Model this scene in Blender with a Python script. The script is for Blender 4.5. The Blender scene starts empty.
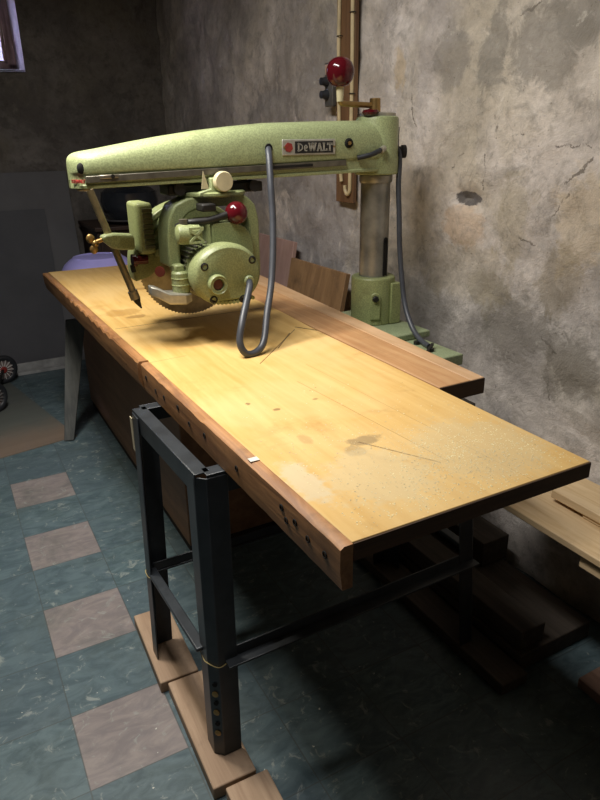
import bpy, bmesh, math, random
from mathutils import Vector, Matrix, noise
random.seed(7)
R = math.radians
SC = bpy.context.scene
COL = SC.collection

# ------------------------------------------------------------------ mesh helpers
class MB:
    def __init__(self): self.bm = bmesh.new()
    def box(self, c, s, rot=None, taper=None):
        v = []
        for dz in (-.5, .5):
            for dx, dy in ((-.5, -.5), (.5, -.5), (.5, .5), (-.5, .5)):
                k = taper if (taper and dz > 0) else 1
                p = Vector((dx*s[0]*k, dy*s[1]*k, dz*s[2]))
                if rot is not None: p = rot @ p
                v.append(self.bm.verts.new(p + Vector(c)))
        for f in ((3,2,1,0),(4,5,6,7),(0,1,5,4),(1,2,6,5),(2,3,7,6),(3,0,4,7)):
            self.bm.faces.new([v[i] for i in f])
        return self
    def b2(self, a, b):
        return self.box([(a[i]+b[i])/2 for i in range(3)], [abs(b[i]-a[i]) for i in range(3)])
    def bar(self, a, b, w, h, up=(0,0,1)):
        a, b = Vector(a), Vector(b); d = b-a; z = d.normalized(); u = Vector(up)
        x = u.cross(z)
        if x.length < 1e-4: x = Vector((1,0,0)).cross(z)
        x.normalize(); y = z.cross(x)
        return self.box((a+b)/2, (w, h, d.length), Matrix((x, y, z)).transposed())
    def ring(self, pts): return [self.bm.verts.new(p) for p in pts]
    def loft(self, rings, cap=True, closed=True):
        rr = [self.ring(r) for r in rings]; n = len(rr[0])
        for a, b in zip(rr, rr[1:]):
            for i in range(n if closed else n-1):
                j = (i+1) % n
                self.bm.faces.new((a[i], a[j], b[j], b[i]))
        if cap:
            self.bm.faces.new(list(reversed(rr[0]))); self.bm.faces.new(rr[-1])
        return self
    def lathe(self, prof, o=(0,0,0), axis=(0,0,1), n=32, cap=True):
        z = Vector(axis).normalized(); x = z.orthogonal().normalized(); y = z.cross(x); o = Vector(o)
        rings = [[o + z*h + (x*math.cos(2*math.pi*i/n) + y*math.sin(2*math.pi*i/n))*max(r, 1e-5) for i in range(n)] for r, h in prof]
        return self.loft(rings, cap)
    def cyl(self, a, b, r, r2=None, n=24):
        a, b = Vector(a), Vector(b)
        return self.lathe([(r, 0), (r if r2 is None else r2, (b-a).length)], a, b-a, n)
    def sph(self, c, r, n=24, m=14, sc=(1,1,1)):
        rings = []
        for k in range(m+1):
            t = math.pi*k/m; rr = max(math.sin(t), 1e-4)*r; h = -math.cos(t)*r
            rings.append([Vector(c)+Vector((rr*math.cos(2*math.pi*i/n)*sc[0], rr*math.sin(2*math.pi*i/n)*sc[1], h*sc[2])) for i in range(n)])
        return self.loft(rings)
    def tube(self, pts, r, n=12, sub=5):
        P = [Vector(p) for p in pts]
        if sub > 1:
            Q = []
            for i in range(len(P)-1):
                p0, p1, p2, p3 = P[max(i-1,0)], P[i], P[i+1], P[min(i+2,len(P)-1)]
                for k in range(sub):
                    t = k/sub
                    Q.append(.5*((2*p1)+(p2-p0)*t+(2*p0-5*p1+4*p2-p3)*t*t+(3*p1-p0-3*p2+p3)*t**3))
            Q.append(P[-1]); P = Q
        rings = []; x = None
        for i, p in enumerate(P):
            t = (P[min(i+1,len(P)-1)]-P[max(i-1,0)]).normalized()
            x = t.orthogonal() if x is None else x - t*x.dot(t)
            x.normalize(); y = t.cross(x)
            rings.append([p+(x*math.cos(2*math.pi*k/n)+y*math.sin(2*math.pi*k/n))*r for k in range(n)])
        return self.loft(rings)
    def prism(self, poly, axis, a, b):          # poly: 2-D outline, extruded along a world axis
        def P(u, v, t): return {'x': (t,u,v), 'y': (u,t,v), 'z': (u,v,t)}[axis]
        return self.loft([[P(u,v,a) for u,v in poly], [P(u,v,b) for u,v in poly]])
    def torus(self, c, axis, R0, r, n=40, m=10):
        z = Vector(axis).normalized(); x = z.orthogonal().normalized(); y = z.cross(x); c = Vector(c)
        vs = []
        for i in range(n):
            a = 2*math.pi*i/n; d = x*math.cos(a)+y*math.sin(a)
            vs.append(self.ring([c+d*(R0+r*math.cos(2*math.pi*k/m))+z*r*math.sin(2*math.pi*k/m) for k in range(m)]))
        for i in range(n):
            A, B = vs[i], vs[(i+1)%n]
            for k in range(m): self.bm.faces.new((A[k], B[k], B[(k+1)%m], A[(k+1)%m]))
        return self
    def build(self, name, mat, parent=None, bevel=0, seg=2, label=None, smooth=35):
        bm = self.bm
        bmesh.ops.recalc_face_normals(bm, faces=bm.faces)
        me = bpy.data.meshes.new(name); bm.to_mesh(me); bm.free()
        return link(name, me, mat, parent, bevel, seg, label, smooth)

def link(name, me, mat, parent=None, bevel=0, seg=2, label=None, smooth=35):
    if mat: me.materials.append(mat)
    if smooth:
        for p in me.polygons: p.use_smooth = True
        me.set_sharp_from_angle(angle=R(smooth))
    o = bpy.data.objects.new(name, me); COL.objects.link(o)
    if parent:
        base = parent
        off = Vector((0,0,0))
        while base: off += base.location; base = base.parent
        o.parent = parent
        me.transform(Matrix.Translation(-off))
    if bevel:
        m = o.modifiers.new('bevel', 'BEVEL'); m.width = bevel; m.segments = seg; m.limit_method = 'ANGLE'; m.angle_limit = R(40)
    if label: o['label'] = label
    return o

def thing(name, label, cat, loc=(0,0,0), group=None):
    o = bpy.data.objects.new(name, None); COL.objects.link(o); o.location = loc
    o.empty_display_size = .05
    return tag(o, label, cat, group)
def tag(o, label, cat, group=None, kind=None):
    o['label'] = label; o['category'] = cat
    if group: o['group'] = group
    if kind: o['kind'] = kind
    return o
def struct(o): o['kind'] = 'structure'; return o

# ------------------------------------------------------------------ materials
def lin(c): return tuple(((v/255)/12.92 if v/255 <= .04045 else ((v/255+.055)/1.055)**2.4) for v in c)
class NT:
    def __init__(self, name, rough=.6, metal=0., spec=.5):
        self.m = bpy.data.materials.new(name); self.m.use_nodes = True
        self.t = self.m.node_tree; self.b = self.t.nodes['Principled BSDF']
        self.b.inputs['Roughness'].default_value = rough; self.b.inputs['Metallic'].default_value = metal
        self.b.inputs['Specular IOR Level'].default_value = spec
        self.co = self.n('ShaderNodeTexCoord').outputs['Object']
    def n(self, k, **a):
        x = self.t.nodes.new(k)
        for q, v in a.items(): setattr(x, q, v)
        return x
    def l(self, a, b): self.t.links.new(a, b)
    def s(self, inp, v):
        if hasattr(v, 'is_output'): self.l(v, inp)
        else: inp.default_value = v
    def math(self, op, a, b=0., clamp=False):
        x = self.n('ShaderNodeMath', operation=op, use_clamp=clamp); self.s(x.inputs[0], a); self.s(x.inputs[1], b); return x.outputs[0]
    def map(self, loc=(0,0,0), rot=(0,0,0), sc=(1,1,1), vt='POINT', co=None):
        x = self.n('ShaderNodeMapping', vector_type=vt); self.l(co or self.co, x.inputs[0])
        x.inputs[1].default_value = loc; x.inputs[2].default_value = rot; x.inputs[3].default_value = sc; return x.outputs[0]
    def noise(self, scale, detail=4, rough=.55, dist=0., co=None, sc=None):
        x = self.n('ShaderNodeTexNoise'); self.l(self.map(sc=sc, co=co) if sc else (co or self.co), x.inputs['Vector'])
        x.inputs['Scale'].default_value = scale; x.inputs['Detail'].default_value = detail
        x.inputs['Roughness'].default_value = rough; x.inputs['Distortion'].default_value = dist; return x.outputs['Fac']
    def ramp(self, f, a, b, lo=0., hi=1.):
        x = self.n('ShaderNodeMapRange', interpolation_type='SMOOTHSTEP'); self.s(x.inputs[0], f)
        x.inputs[1].default_value = a; x.inputs[2].default_value = b; x.inputs[3].default_value = lo; x.inputs[4].default_value = hi; return x.outputs[0]
    def mix(self, f, a, b, mode='MIX'):
        x = self.n('ShaderNodeMix', data_type='RGBA', blend_type=mode)
        self.s(x.inputs[0], f)
        for i, v in ((6, a), (7, b)):
            if hasattr(v, 'is_output'): self.l(v, x.inputs[i])
            else: x.inputs[i].default_value = (*v, 1)
        return x.outputs[2]
    def color(self, c):
        if hasattr(c, 'is_output'): self.l(c, self.b.inputs['Base Color'])
        else: self.b.inputs['Base Color'].default_value = (*c, 1)
    def bump(self, h, strength=.3, dist=.01):
        x = self.n('ShaderNodeBump'); x.inputs['Strength'].default_value = strength; x.inputs['Distance'].default_value = dist
        self.l(h, x.inputs['Height']); self.l(x.outputs[0], self.b.inputs['Normal'])
    def seg(self, a, b, w):                     # mask of a straight mark from a to b (object x, y), w wide
        a, b = Vector(a), Vector(b); d = b-a; c = (a+b)/2
        v = self.map((c.x, c.y, 0), (0,0,math.atan2(d.y, d.x)), (d.length/2, w/2, 1), 'TEXTURE')
        s = self.n('ShaderNodeSeparateXYZ'); self.l(v, s.inputs[0])
        return self.math('LESS_THAN', self.math('MAXIMUM', self.math('ABSOLUTE', s.outputs[0]), self.math('ABSOLUTE', s.outputs[1])), 1.)
    def blob(self, c, r, n=None, amp=.5, soft=.12):     # mask of a ragged stain, centre c, radii r (three axes)
        v = self.map(c, (0,0,0), r, 'TEXTURE')
        x = self.n('ShaderNodeVectorMath', operation='LENGTH'); self.l(v, x.inputs[0]); d = x.outputs['Value']
        if n is not None: d = self.math('ADD', d, self.math('MULTIPLY', self.math('SUBTRACT', n, .5), amp*2))
        return self.ramp(d, 1-soft, 1+soft, 1., 0.)

def plain(name, c, rough=.5, metal=0., var=.25, scale=14, bump=.0, spec=.5):
    t = NT(name, rough, metal, spec); c = lin(c); n = t.noise(scale, 5, .6)
    t.color(t.mix(t.ramp(n, .3, .7), tuple(v*(1-var) for v in c), tuple(min(1, v*(1+var)) for v in c)))
    if bump: t.bump(t.noise(scale*8, 4), bump, .004)
    return t.m
def wood(name, a, b, axis='y', scale=1., rough=.6, dirt=.0, bump=.15):
    t = NT(name, rough); s = {'x': (1.2,18,18), 'y': (18,1.2,18), 'z': (18,18,1.2)}[axis]
    g = t.noise(2.2*scale, 7, .62, .8, sc=s); big = t.noise(3, 3)
    c = t.mix(t.ramp(g, .3, .7), lin(a), lin(b))
    c = t.mix(t.ramp(big, .35, .75, 0, .35), c, tuple(v*.6 for v in lin(a)))
    if dirt: c = t.mix(t.ramp(t.noise(9, 6, .7), .5, .72, 0, dirt), c, (.03,.022,.015))
    t.color(c); t.bump(g, bump, .004); return t.m

def enamel(name, c, rough=.38, dirt=.35):
    t = NT(name, rough); c = lin(c)
    f = t.noise(260, 2, .5); g = t.noise(11, 6, .65)
    k = t.mix(t.ramp(f, .35, .68), tuple(v*.8 for v in c), tuple(v*1.15 for v in c))
    k = t.mix(t.ramp(g, .52, .8, 0, dirt), k, lin((84,76,46)))
    t.color(k); t.bump(f, .12, .002); return t.m

M = {}
M['green'] = enamel('pale_green_enamel', (158,168,122))
M['green_dark'] = enamel('worn_green_enamel', (146,154,104), .45, .55)
M['green_head'] = enamel('shaded_dirty_enamel', (134,142,98), .42, .5)  # darker green paints the saw head's dimness in, random dirt over it
M['green_base'] = enamel('base_green_enamel', (140,152,118), .5, .5)
M['steel'] = plain('worn_steel', (150,142,126), .38, .85, .3, 20)
M['steel_column'] = plain('oiled_steel_column', (138,136,128), .36, .45, .35, 9)
M['alu'] = plain('cast_aluminium', (176,172,158), .42, .6, .2, 30)
M['dark'] = plain('dark_iron', (34,32,30), .5, .3, .3, 20)
M['black_rubber'] = plain('black_rubber', (44,46,50), .45, 0, .2, 20)
M['grey_rubber'] = plain('grey_rubber_cable', (62,65,72), .42, 0, .15, 30)
M['red_ball'] = plain('dark_red_plastic', (78,14,22), .12, 0, .1, 10)
M['red_paint'] = plain('red_paint', (146,52,46), .5, 0, .2, 30)
M['cream_knob'] = plain('cream_plastic', (196,186,150), .4, 0, .12, 20)
M['brass'] = plain('dull_brass', (158,128,78), .4, .7, .2, 30)
M['rod'] = plain('dull_steel_rod', (140,126,96), .45, .5, .25, 30)
M['plate_black'] = plain('badge_black', (30,29,29), .4, 0, .1, 20)
M['plate_metal'] = plain('badge_metal', (186,184,172), .35, .5, .15, 40)
M['rail'] = plain('grey_steel_rail', (110,106,94), .4, .6, .25, 30)
M['stand'] = plain('dark_navy_stand_paint', (46,50,54), .38, 0, .25, 16, .05)
M['stand_edge'] = plain('chipped_cream', (170,160,134), .7)
M['hole'] = plain('hole_black', (10,9,8), .9)

# ------------------------------------------------------------------ setting
XW, YF, ZC = 1.42, 1.9, 2.42
XL, YN = -2.3, -3.9
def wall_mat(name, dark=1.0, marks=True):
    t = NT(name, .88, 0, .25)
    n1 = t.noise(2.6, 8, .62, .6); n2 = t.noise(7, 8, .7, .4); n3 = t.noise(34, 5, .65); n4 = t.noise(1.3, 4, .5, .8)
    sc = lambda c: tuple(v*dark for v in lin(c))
    c = t.mix(t.ramp(n1, .36, .66), sc((150,143,137)), sc((196,188,180)))
    c = t.mix(t.ramp(n4, .5, .66, 0, .5), c, sc((172,161,136)))
    c = t.mix(t.ramp(n2, .52, .66, 0, .55), c, sc((122,117,110)))
    c = t.mix(t.ramp(n2, .30, .42, .55, 0), c, sc((206,198,186)))
    h = None
    if marks:
        d = t.noise(7.5, 8, .72, .6)
        for cy, cz, ry, rz, col, a in (
            (-.98,1.575,.075,.085,(116,112,106),.75), (-1.17,1.575,.05,.13,(118,114,106),.85), (-1.33,1.555,.15,.085,(122,117,108),.9),
            (-1.46,1.60,.09,.07,(118,113,104),.8), (-.72,1.565,.035,.07,(176,150,100),.55), (-1.085,1.075,.10,.07,(178,148,112),.6),
            (-1.30,1.12,.07,.11,(150,140,116),.6), (-1.37,.79,.13,.10,(108,102,92),.75), (-1.57,.73,.09,.10,(104,98,88),.75),
            (-1.22,.88,.10,.06,(130,124,112),.6), (-1.56,1.13,.10,.13,(182,160,116),.4), (-1.50,.97,.08,.10,(128,116,92),.6),
            (-.2,1.05,.35,.3,(112,112,116),.6), (-.15,1.5,.16,.25,(120,116,112),.6), (.3,1.3,.3,.25,(104,102,102),.6),
            (-.9,.75,.3,.12,(126,122,114),.6), (-1.02,1.40,.09,.06,(180,172,160),.4), (-1.1,.92,.2,.1,(150,136,104),.4)):
            c = t.mix(t.math('MULTIPLY', t.blob((XW,cy,cz), (10,ry,rz), d, 1.5, .22), a*.8), c, sc(col))
        pit = t.blob((XW,-1.093,1.162), (10,.062,.021), d, 1.2, .1)
        c = t.mix(pit, c, sc((84,80,78)))
        # cracks: thin level lines of a stretched noise
        cr = t.noise(3.1, 5, .6, 1.2); k = t.ramp(t.math('ABSOLUTE', t.math('SUBTRACT', cr, .5)), .0, .010, 1, 0)
        k = t.math('MULTIPLY', k, t.ramp(t.noise(2.0, 2), .50, .60))
        c = t.mix(t.math('MULTIPLY', k, .22), c, sc((80,74,66)))
        yz = t.n('ShaderNodeCombineXYZ'); sp_ = t.n('ShaderNodeSeparateXYZ'); t.l(t.co, sp_.inputs[0])
        wob = t.noise(14, 5, .7); wb2 = t.noise(11, 5, .7, .7)
        t.l(t.math('ADD', sp_.outputs[1], t.math('MULTIPLY', t.math('SUBTRACT', wob, .5), .07)), yz.inputs[0])
        t.l(t.math('ADD', sp_.outputs[2], t.math('MULTIPLY', t.math('SUBTRACT', wb2, .5), .07)), yz.inputs[1])
        base_co, t.co = t.co, yz.outputs[0]
        for a_, b_, w_ in (((-1.345,1.40),(-1.37,1.34),.006),((-1.37,1.34),(-1.42,1.315),.006),((-1.42,1.315),(-1.54,1.32),.005),((-1.25,1.335),(-1.31,1.35),.005),((-1.19,1.40),(-1.21,1.33),.004),
                ((-1.47,1.22),(-1.55,1.29),.006),((-1.43,1.12),(-1.49,1.20),.005),((-1.18,1.30),(-1.17,1.20),.005),((-1.20,1.62),(-1.31,1.67),.007),((-.80,1.48),(-.82,1.38),.006),((-1.30,1.08),(-1.40,1.05),.006),((-1.02,1.25),(-1.08,1.30),.004),((-1.45,.80),(-1.52,.76),.006),((-1.50,.68),(-1.51,.62),.005)):
            c = t.mix(t.math('MULTIPLY', t.seg(a_, b_, w_), t.math('MULTIPLY', t.ramp(wb2, .40, .56), .8)), c, sc((92,85,76)))
        t.co = base_co
        spk = t.ramp(t.noise(75, 2, .5), .70, .76)
        c = t.mix(t.math('MULTIPLY', spk, .6), c, sc((92,84,72)))
    n5 = t.noise(19, 9, .75, .3)
    c = t.mix(t.ramp(n5, .50, .68, 0, .5), c, sc((120,114,104)))
    c = t.mix(t.ramp(n5, .28, .42, .45, 0), c, sc((210,204,192)))
    c = t.mix(t.ramp(n3, .35, .7, 0, .25), c, sc((112,106,98)))
    t.color(c)
    t.bump(t.math('ADD', t.math('MULTIPLY', n2, .8), t.math('MULTIPLY', n5, .55)), .7, .02)
    return t.m
def lumps(u, v, s):
    p = Vector((u*1.9+s, v*1.9, s)); a = noise.fractal(p, 1.0, 2.1, 5)*.010
    q = Vector((u*4.2, v*5.0+s, s*2)); c = noise.voronoi(q)[0]; a += min(.5, c[1]-c[0])*.020
    a += noise.noise(Vector((u*14, v*14, s)))*.0035
    return a
def wall_grid(name, fn, u0, u1, v0, v1, step, mat, hole=None):
    bm = bmesh.new(); nu = int((u1-u0)/step); nv = int((v1-v0)/step); g = []
    for i in range(nu+1):
        g.append([bm.verts.new(fn(u0+(u1-u0)*i/nu, v0+(v1-v0)*j/nv)) for j in range(nv+1)])
    for i in range(nu):
        for j in range(nv):
            uc = u0+(u1-u0)*(i+.5)/nu; vc = v0+(v1-v0)*(j+.5)/nv
            if hole and hole[0] < uc < hole[1] and hole[2] < vc < hole[3]: continue
            bm.faces.new((g[i][j], g[i+1][j], g[i+1][j+1], g[i][j+1]))
    me = bpy.data.meshes.new(name); bm.to_mesh(me); bm.free()
    o = link(name, me, mat, smooth=60); return struct(o)
def fr(u, v):
    a = lumps(u, v, 3.1)
    d = ((u+1.093)/.062)**2 + ((v-1.162)/.021)**2
    d += noise.noise(Vector((u*38, v*38, 2)))*.9
    if d < 1.6: a += -.022*max(0, 1-d/1.6)**.5
    d = ((v-1.185)/.012)**2 + ((u+1.09)/.09)**2
    if d < 1: a += .008*(1-d)
    return (XW+.012-a-.0, u, v)
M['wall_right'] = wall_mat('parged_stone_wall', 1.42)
M['wall_far'] = wall_mat('shaded_parged_stone_wall', .44, False)  # darkened copy of the wall colour, the far wall's dimness painted in
wall_grid('wall_right', fr, YN, YF+.02, -.02, ZC, .02, M['wall_right'])
WX0, WX1, WZ0, WZ1 = -.02, .58, 1.75, 2.26
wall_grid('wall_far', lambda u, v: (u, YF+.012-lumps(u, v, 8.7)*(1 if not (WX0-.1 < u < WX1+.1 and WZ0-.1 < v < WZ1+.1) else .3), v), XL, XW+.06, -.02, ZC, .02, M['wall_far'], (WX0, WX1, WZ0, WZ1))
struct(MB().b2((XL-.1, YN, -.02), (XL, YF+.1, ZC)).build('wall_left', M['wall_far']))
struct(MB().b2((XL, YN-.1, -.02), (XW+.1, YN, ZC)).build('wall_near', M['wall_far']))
struct(MB().b2((XL-.1, YN-.1, ZC), (XW+.1, YF+.1, ZC+.06)).build('ceiling', plain('dark_joist_ceiling', (70,62,54), .9)))

# floor: nine-inch vinyl tiles
T = .2286
t = NT('vinyl_tile_floor', .42, 0, .35)
sep = t.n('ShaderNodeSeparateXYZ'); t.l(t.co, sep.inputs[0])
tx = t.math('DIVIDE', sep.outputs[0], T); ty = t.math('DIVIDE', sep.outputs[1], T)
ix = t.math('FLOOR', tx); iy = t.math('FLOOR', ty)
even = lambda v: t.math('LESS_THAN', t.math('ABSOLUTE', t.math('SUBTRACT', t.math('MULTIPLY', t.math('FRACT', t.math('MULTIPLY', v, .5)), 2.), 0.)), .5)
odd_y = t.math('SUBTRACT', 1., even(iy))
tan = t.math('MULTIPLY', t.math('LESS_THAN', t.math('ABSOLUTE', ix), .5), t.math('MULTIPLY', odd_y, t.math('LESS_THAN', iy, -.5)))
cv = t.n('ShaderNodeCombineXYZ'); t.l(ix, cv.inputs[0]); t.l(iy, cv.inputs[1])
wn = t.n('ShaderNodeTexWhiteNoise', noise_dimensions='2D'); t.l(cv.outputs[0], wn.inputs['Vector'])
# each tile's marbling runs its own way
off = t.n('ShaderNodeVectorMath', operation='MULTIPLY_ADD'); t.l(cv.outputs[0], off.inputs[0]); off.inputs[1].default_value = (7.3,3.7,1.); t.l(t.co, off.inputs[2])
mar = t.noise(9, 7, .65, 1.6, co=off.outputs[0], sc=(1,2.2,1)); dirt = t.noise(3.5, 7, .7, .5); scf = t.noise(22, 6, .7, 1.0)
gr = t.mix(t.ramp(mar, .32, .68), lin((66,84,89)), lin((96,114,118)))
gr = t.mix(t.math('MULTIPLY', wn.outputs['Value'], .45), gr, lin((74,86,94)))
ta = t.mix(t.ramp(mar, .3, .7), lin((116,109,109)), lin((140,131,127)))
c = t.mix(tan, gr, ta)
c = t.mix(t.ramp(dirt, .48, .7, 0, .45), c, lin((66,76,72)))
c = t.mix(t.ramp(scf, .57, .68, 0, .6), c, lin((150,156,150)))
e = lambda v: t.math('MINIMUM', t.math('FRACT', v), t.math('SUBTRACT', 1., t.math('FRACT', v)))
seam = t.math('LESS_THAN', t.math('MINIMUM', e(tx), e(ty)), .007)
c = t.mix(t.math('MULTIPLY', seam, .65), c, lin((70,74,72)))
c = t.mix(t.ramp(t.noise(60, 2, .4), .76, .79), c, lin((196,196,186)))
t.color(c); t.l(t.ramp(dirt, .3, .7, .34, .62), t.b.inputs['Roughness'])
t.bump(t.math('ADD', t.math('MULTIPLY', t.noise(5, 3), .5), t.math('MULTIPLY', seam, -.3)), .2, .006)
struct(MB().b2((XL, YN, -.05), (XW+.08, YF+.06, 0)).build('floor', t.m, smooth=0))

# basement window, top left of the far wall
w = MB()
def rect(x0, x1, z0, z1, y): return [(x0,y,z0),(x1,y,z0),(x1,y,z1),(x0,y,z1)]
dp = .17
w.loft([rect(WX0, WX1, WZ0, WZ1, YF-.012), rect(WX0+.03, WX1-.022, WZ0+.03, WZ1-.02, YF+dp),
        rect(WX0-.1, WX1+.1, WZ0-.1, WZ1+.1, YF+dp+.02), rect(WX0-.1, WX1+.1, WZ0-.1, WZ1+.1, YF+.03)], cap=False)
win = struct(w.build('window_1', plain('whitewashed_reveal', (205,200,206), .8, 0, .12, 12, .2)))
f = MB(); a0, a1, b0, b1, y0 = WX0+.03, WX1-.024, WZ0+.028, WZ1-.02, YF+dp-.03
M['old_frame'] = wood('old_brown_window_wood', (104,82,72), (150,124,112), 'z', 1., .6, .3)
for q in (((a0,y0,b0),(a1,y0+.05,b0+.03)), ((a0,y0,b1-.03),(a1,y0+.05,b1)), ((a0,y0,b0),(a0+.045,y0+.05,b1)), ((a1-.05,y0,b0),(a1,y0+.05,b1))): f.b2(*q)
f.b2((a1-.068,y0+.012,b0+.03),(a1-.05,y0+.05,b1-.03)).b2((a0+.045,y0+.012,b0+.03),(a1-.05,y0+.05,b0+.046))
f.build('window_frame', M['old_frame'], win, .004)
g = NT('wavy_window_glass', .08); g.b.inputs['Transmission Weight'].default_value = 1; g.color((.85,.86,.95))
MB().b2((a0+.05,y0+.03,b0+.03),(a1-.06,y0+.034,b1-.03)).build('pane', g.m, win)

MB().b2((-1.0, YF+.80, .6),(1.6, YF+.90, 2.62)).build('pane_backdrop', plain('pane_backdrop_grey', (104,104,118), .9, 0, .3, 9), win)  # wall added outside to dim the sky behind the pane
# ------------------------------------------------------------------ long work bench
ZT = .808
t = NT('yellowed_plywood_top', .48, 0, .35)
va = t.n('ShaderNodeVectorMath', operation='ADD'); t.l(t.co, va.inputs[0]); va.inputs[1].default_value = (.62,-.85,0); t.co = va.outputs[0]
g = t.noise(2., 7, .62, .6, sc=(16,1.1,8)); b = t.noise(2.6, 5, .6, .5)
c = t.mix(t.ramp(g, .25, .75), lin((204,162,92)), lin((224,188,120)))
c = t.mix(t.ramp(b, .40, .7, 0, .55), c, lin((220,190,134)))
c = t.mix(t.ramp(t.noise(5.5, 7, .7, .4), .56, .75, 0, .38), c, lin((150,108,52)))
sp = t.ramp(t.noise(95, 2, .5), .76, .79); c = t.mix(t.math('MULTIPLY', sp, .75), c, lin((76,52,28)))
for a, bb, wd, col, s in (((.36,-.748),(.92,-.744),.0035,(52,34,18),.85), ((.60,-1.285),(.83,-1.045),.003,(80,54,26),.8), ((.70,-1.19),(.80,-1.07),.004,(60,38,18),.7),
    ((.33,-1.13),(.46,-1.12),.002,(110,78,38),.7), ((.845,-1.02),(.90,-1.12),.006,(40,26,14),.9), ((.56,-1.80),(.64,-1.945),.004,(110,80,44),.7), ((.62,-1.45),(.655,-1.95),.002,(150,110,54),.6), ((.70,-1.35),(.73,-2.07),.0016,(150,112,60),.5)):
    c = t.mix(t.math('MULTIPLY', t.seg(a, bb, wd), s), c, lin(col))
dd = t.noise(26, 6, .7)
for x, y, rx, ry, col, s in ((.575,-1.80,.035,.018,(110,94,74),.55), (.535,-1.83,.018,.022,(130,112,86),.45), (.48,-1.74,.012,.02,(150,120,76),.35), (.50,-1.58,.009,.006,(80,58,34),.6), (.60,-1.57,.008,.006,(90,64,36),.5),
    (.46,-1.52,.006,.008,(80,58,34),.6), (.52,-1.93,.09,.10,(206,190,150),.5), (.74,-1.93,.12,.12,(204,184,140),.5), (.40,-1.88,.025,.08,(206,196,168),.6), (.43,-.55,.06,.05,(168,124,60),.5), (.46,-.63,.03,.02,(130,92,44),.55), (.62,-.2,.08,.02,(150,108,52),.5)):
    c = t.mix(t.math('MULTIPLY', t.blob((x,y,ZT), (rx,ry,10), dd, 1.0, .25), s), c, lin(col))
t.color(c); t.l(t.ramp(b, .3, .7, .38, .62), t.b.inputs['Roughness'])
t.bump(t.math('ADD', t.math('MULTIPLY', g, .4), t.noise(40, 4)), .12, .003)
M['ply'] = t.m
M['rear'] = wood('pinkish_tan_board', (176,128,84), (200,158,112), 'y', 1., .55, .12)
M['rear2'] = wood('pale_worn_board', (190,150,108), (208,172,134), 'y', 1., .55, .1)
M['strip'] = wood('worn_brown_edge_board', (136,92,54), (182,132,84), 'y', 1., .55, .4, .35)
M['bearer_wood'] = wood('rough_brown_timber', (86,62,40), (116,86,58), 'x', 1., .7, .3)  # rough brown timber of the bearers
# the deep front edge: its sight edge is at the left
bench = thing('work_bench', 'long narrow workbench with a yellow plywood top and brown front edge', 'workbench', (.62,-.85,0))
def fx(y): return .350 + (y+2.076)*(.312-.350)/2.447           # outer face of the edge strip
def slab(poly, z0, z1): return MB().prism(poly, 'z', z0, z1)
slab([(fx(-2.075)+.022,-2.072),(.868,-2.073),(.884,-1.06),(.912,-.60),(.90,.372),(fx(.37)+.024,.378)], .777, ZT).build('tabletop', M['ply'], bench, .0015)
M['edge'] = wood('shade_painted_edge', (58,40,26), (84,60,38), 'x', 1., .75, .4)  # shade on the near end faces, painted as thin dark wood strips
MB().b2((fx(-2.075)+.023,-2.0755,.7775),(.868,-2.0732,ZT-.0012)).build('near_edge_shade', M['edge'], bench, label='dark strip painting shade on the near edge of the plywood')
ys = [-2.076]
y = -2.076
while y < .365: y += random.uniform(.018, .034); ys.append(min(y, .371))
m = MB(); rings = []
for i, y in enumerate(ys):
    x = fx(y); far = y > -1.118
    lip = .010 if far else 0.
    chip = random.uniform(0, .001) if random.random() < (.72 if far else .9) else random.uniform(.002, .006)
    zt = ZT+.0008 - random.uniform(0, .0012)
    drop = .007 if (far and -.85 < y < -.1 and i % 3 == 0) else 0
    zb = .733 + (.006*max(0, (y+.6)) if y > -.6 else 0)
    rings.append([(x+.004+random.uniform(0,.001), y, zb), (x+.0215, y, zb), (x+.0215, y, zt), (x+.006+chip*.6-lip*.6, y, zt-drop), (x-lip*.3+.0, y, zt-.004-chip*.7-drop), (x-lip*.15, y, .765)])
    if not far and i+1 < len(ys) and ys[i+1] > -1.118:
        rings.append([(p[0], -1.119, p[2]) for p in rings[-1]])
        rings.append([(p[0]-(.009 if k >= 3 else 0), -1.1185, p[2]+(.004 if k in (2,3) else 0)) for k, p in enumerate(rings[-1])])
strip = m.loft(rings).build('edge_strip', M['strip'], bench, label='chipped brown edge board with bolt holes')
for y, z in ((-2.035,.772),(-1.945,.778),(-1.915,.765),(-1.90,.782),(-1.985,.770),(-1.72,.772),(-1.56,.776),(-1.47,.768),(-1.40,.782),(-1.30,.772),(-1.235,.768),(-1.16,.780),(-.97,.768),(-.83,.778)):
    x = fx(y); MB().lathe([(.0062,0),(.0062,.003),(.0045,.0032),(.0045,.001)], (x+.0022-(z-.75)*.03, y, z), (-1,0,0), 14).build('bolt_hole', M['hole'], strip)
for y, wd in ((-1.765,.012),):
    MB().b2((fx(y)+.004,y-wd,ZT+.0012),(fx(y)+.022,y+wd*.2,ZT+.0022)).build('paint_mark', plain('white_paint', (226,222,210), .7), strip, label='white paint mark')
def rear(name, x0a, x1a, x0b, x1b, y0, y1, mat, lab=None):
    return slab([(x0a,y0),(x1a,y0),(x1b,y1),(x0b,y1)], .768, ZT+.0005).build(name, mat, bench, .002, label=lab)
rear('rear_board', .880, .975, .915, 1.055, -1.655, .36, M['rear'], 'tan board behind the plywood')
MB().b2((.881,-1.6575,.7685),(1.0165,-1.6552,ZT-.001)).build('board_end_shade', M['edge'], bench, label='dark strip painting shade on the rear board ends')  # same painted shade across both rear board ends
rear('rear_board', .9765, 1.017, 1.0565, 1.150, -1.655, .36, M['rear2'], 'pale board at the back of the top')
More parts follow.
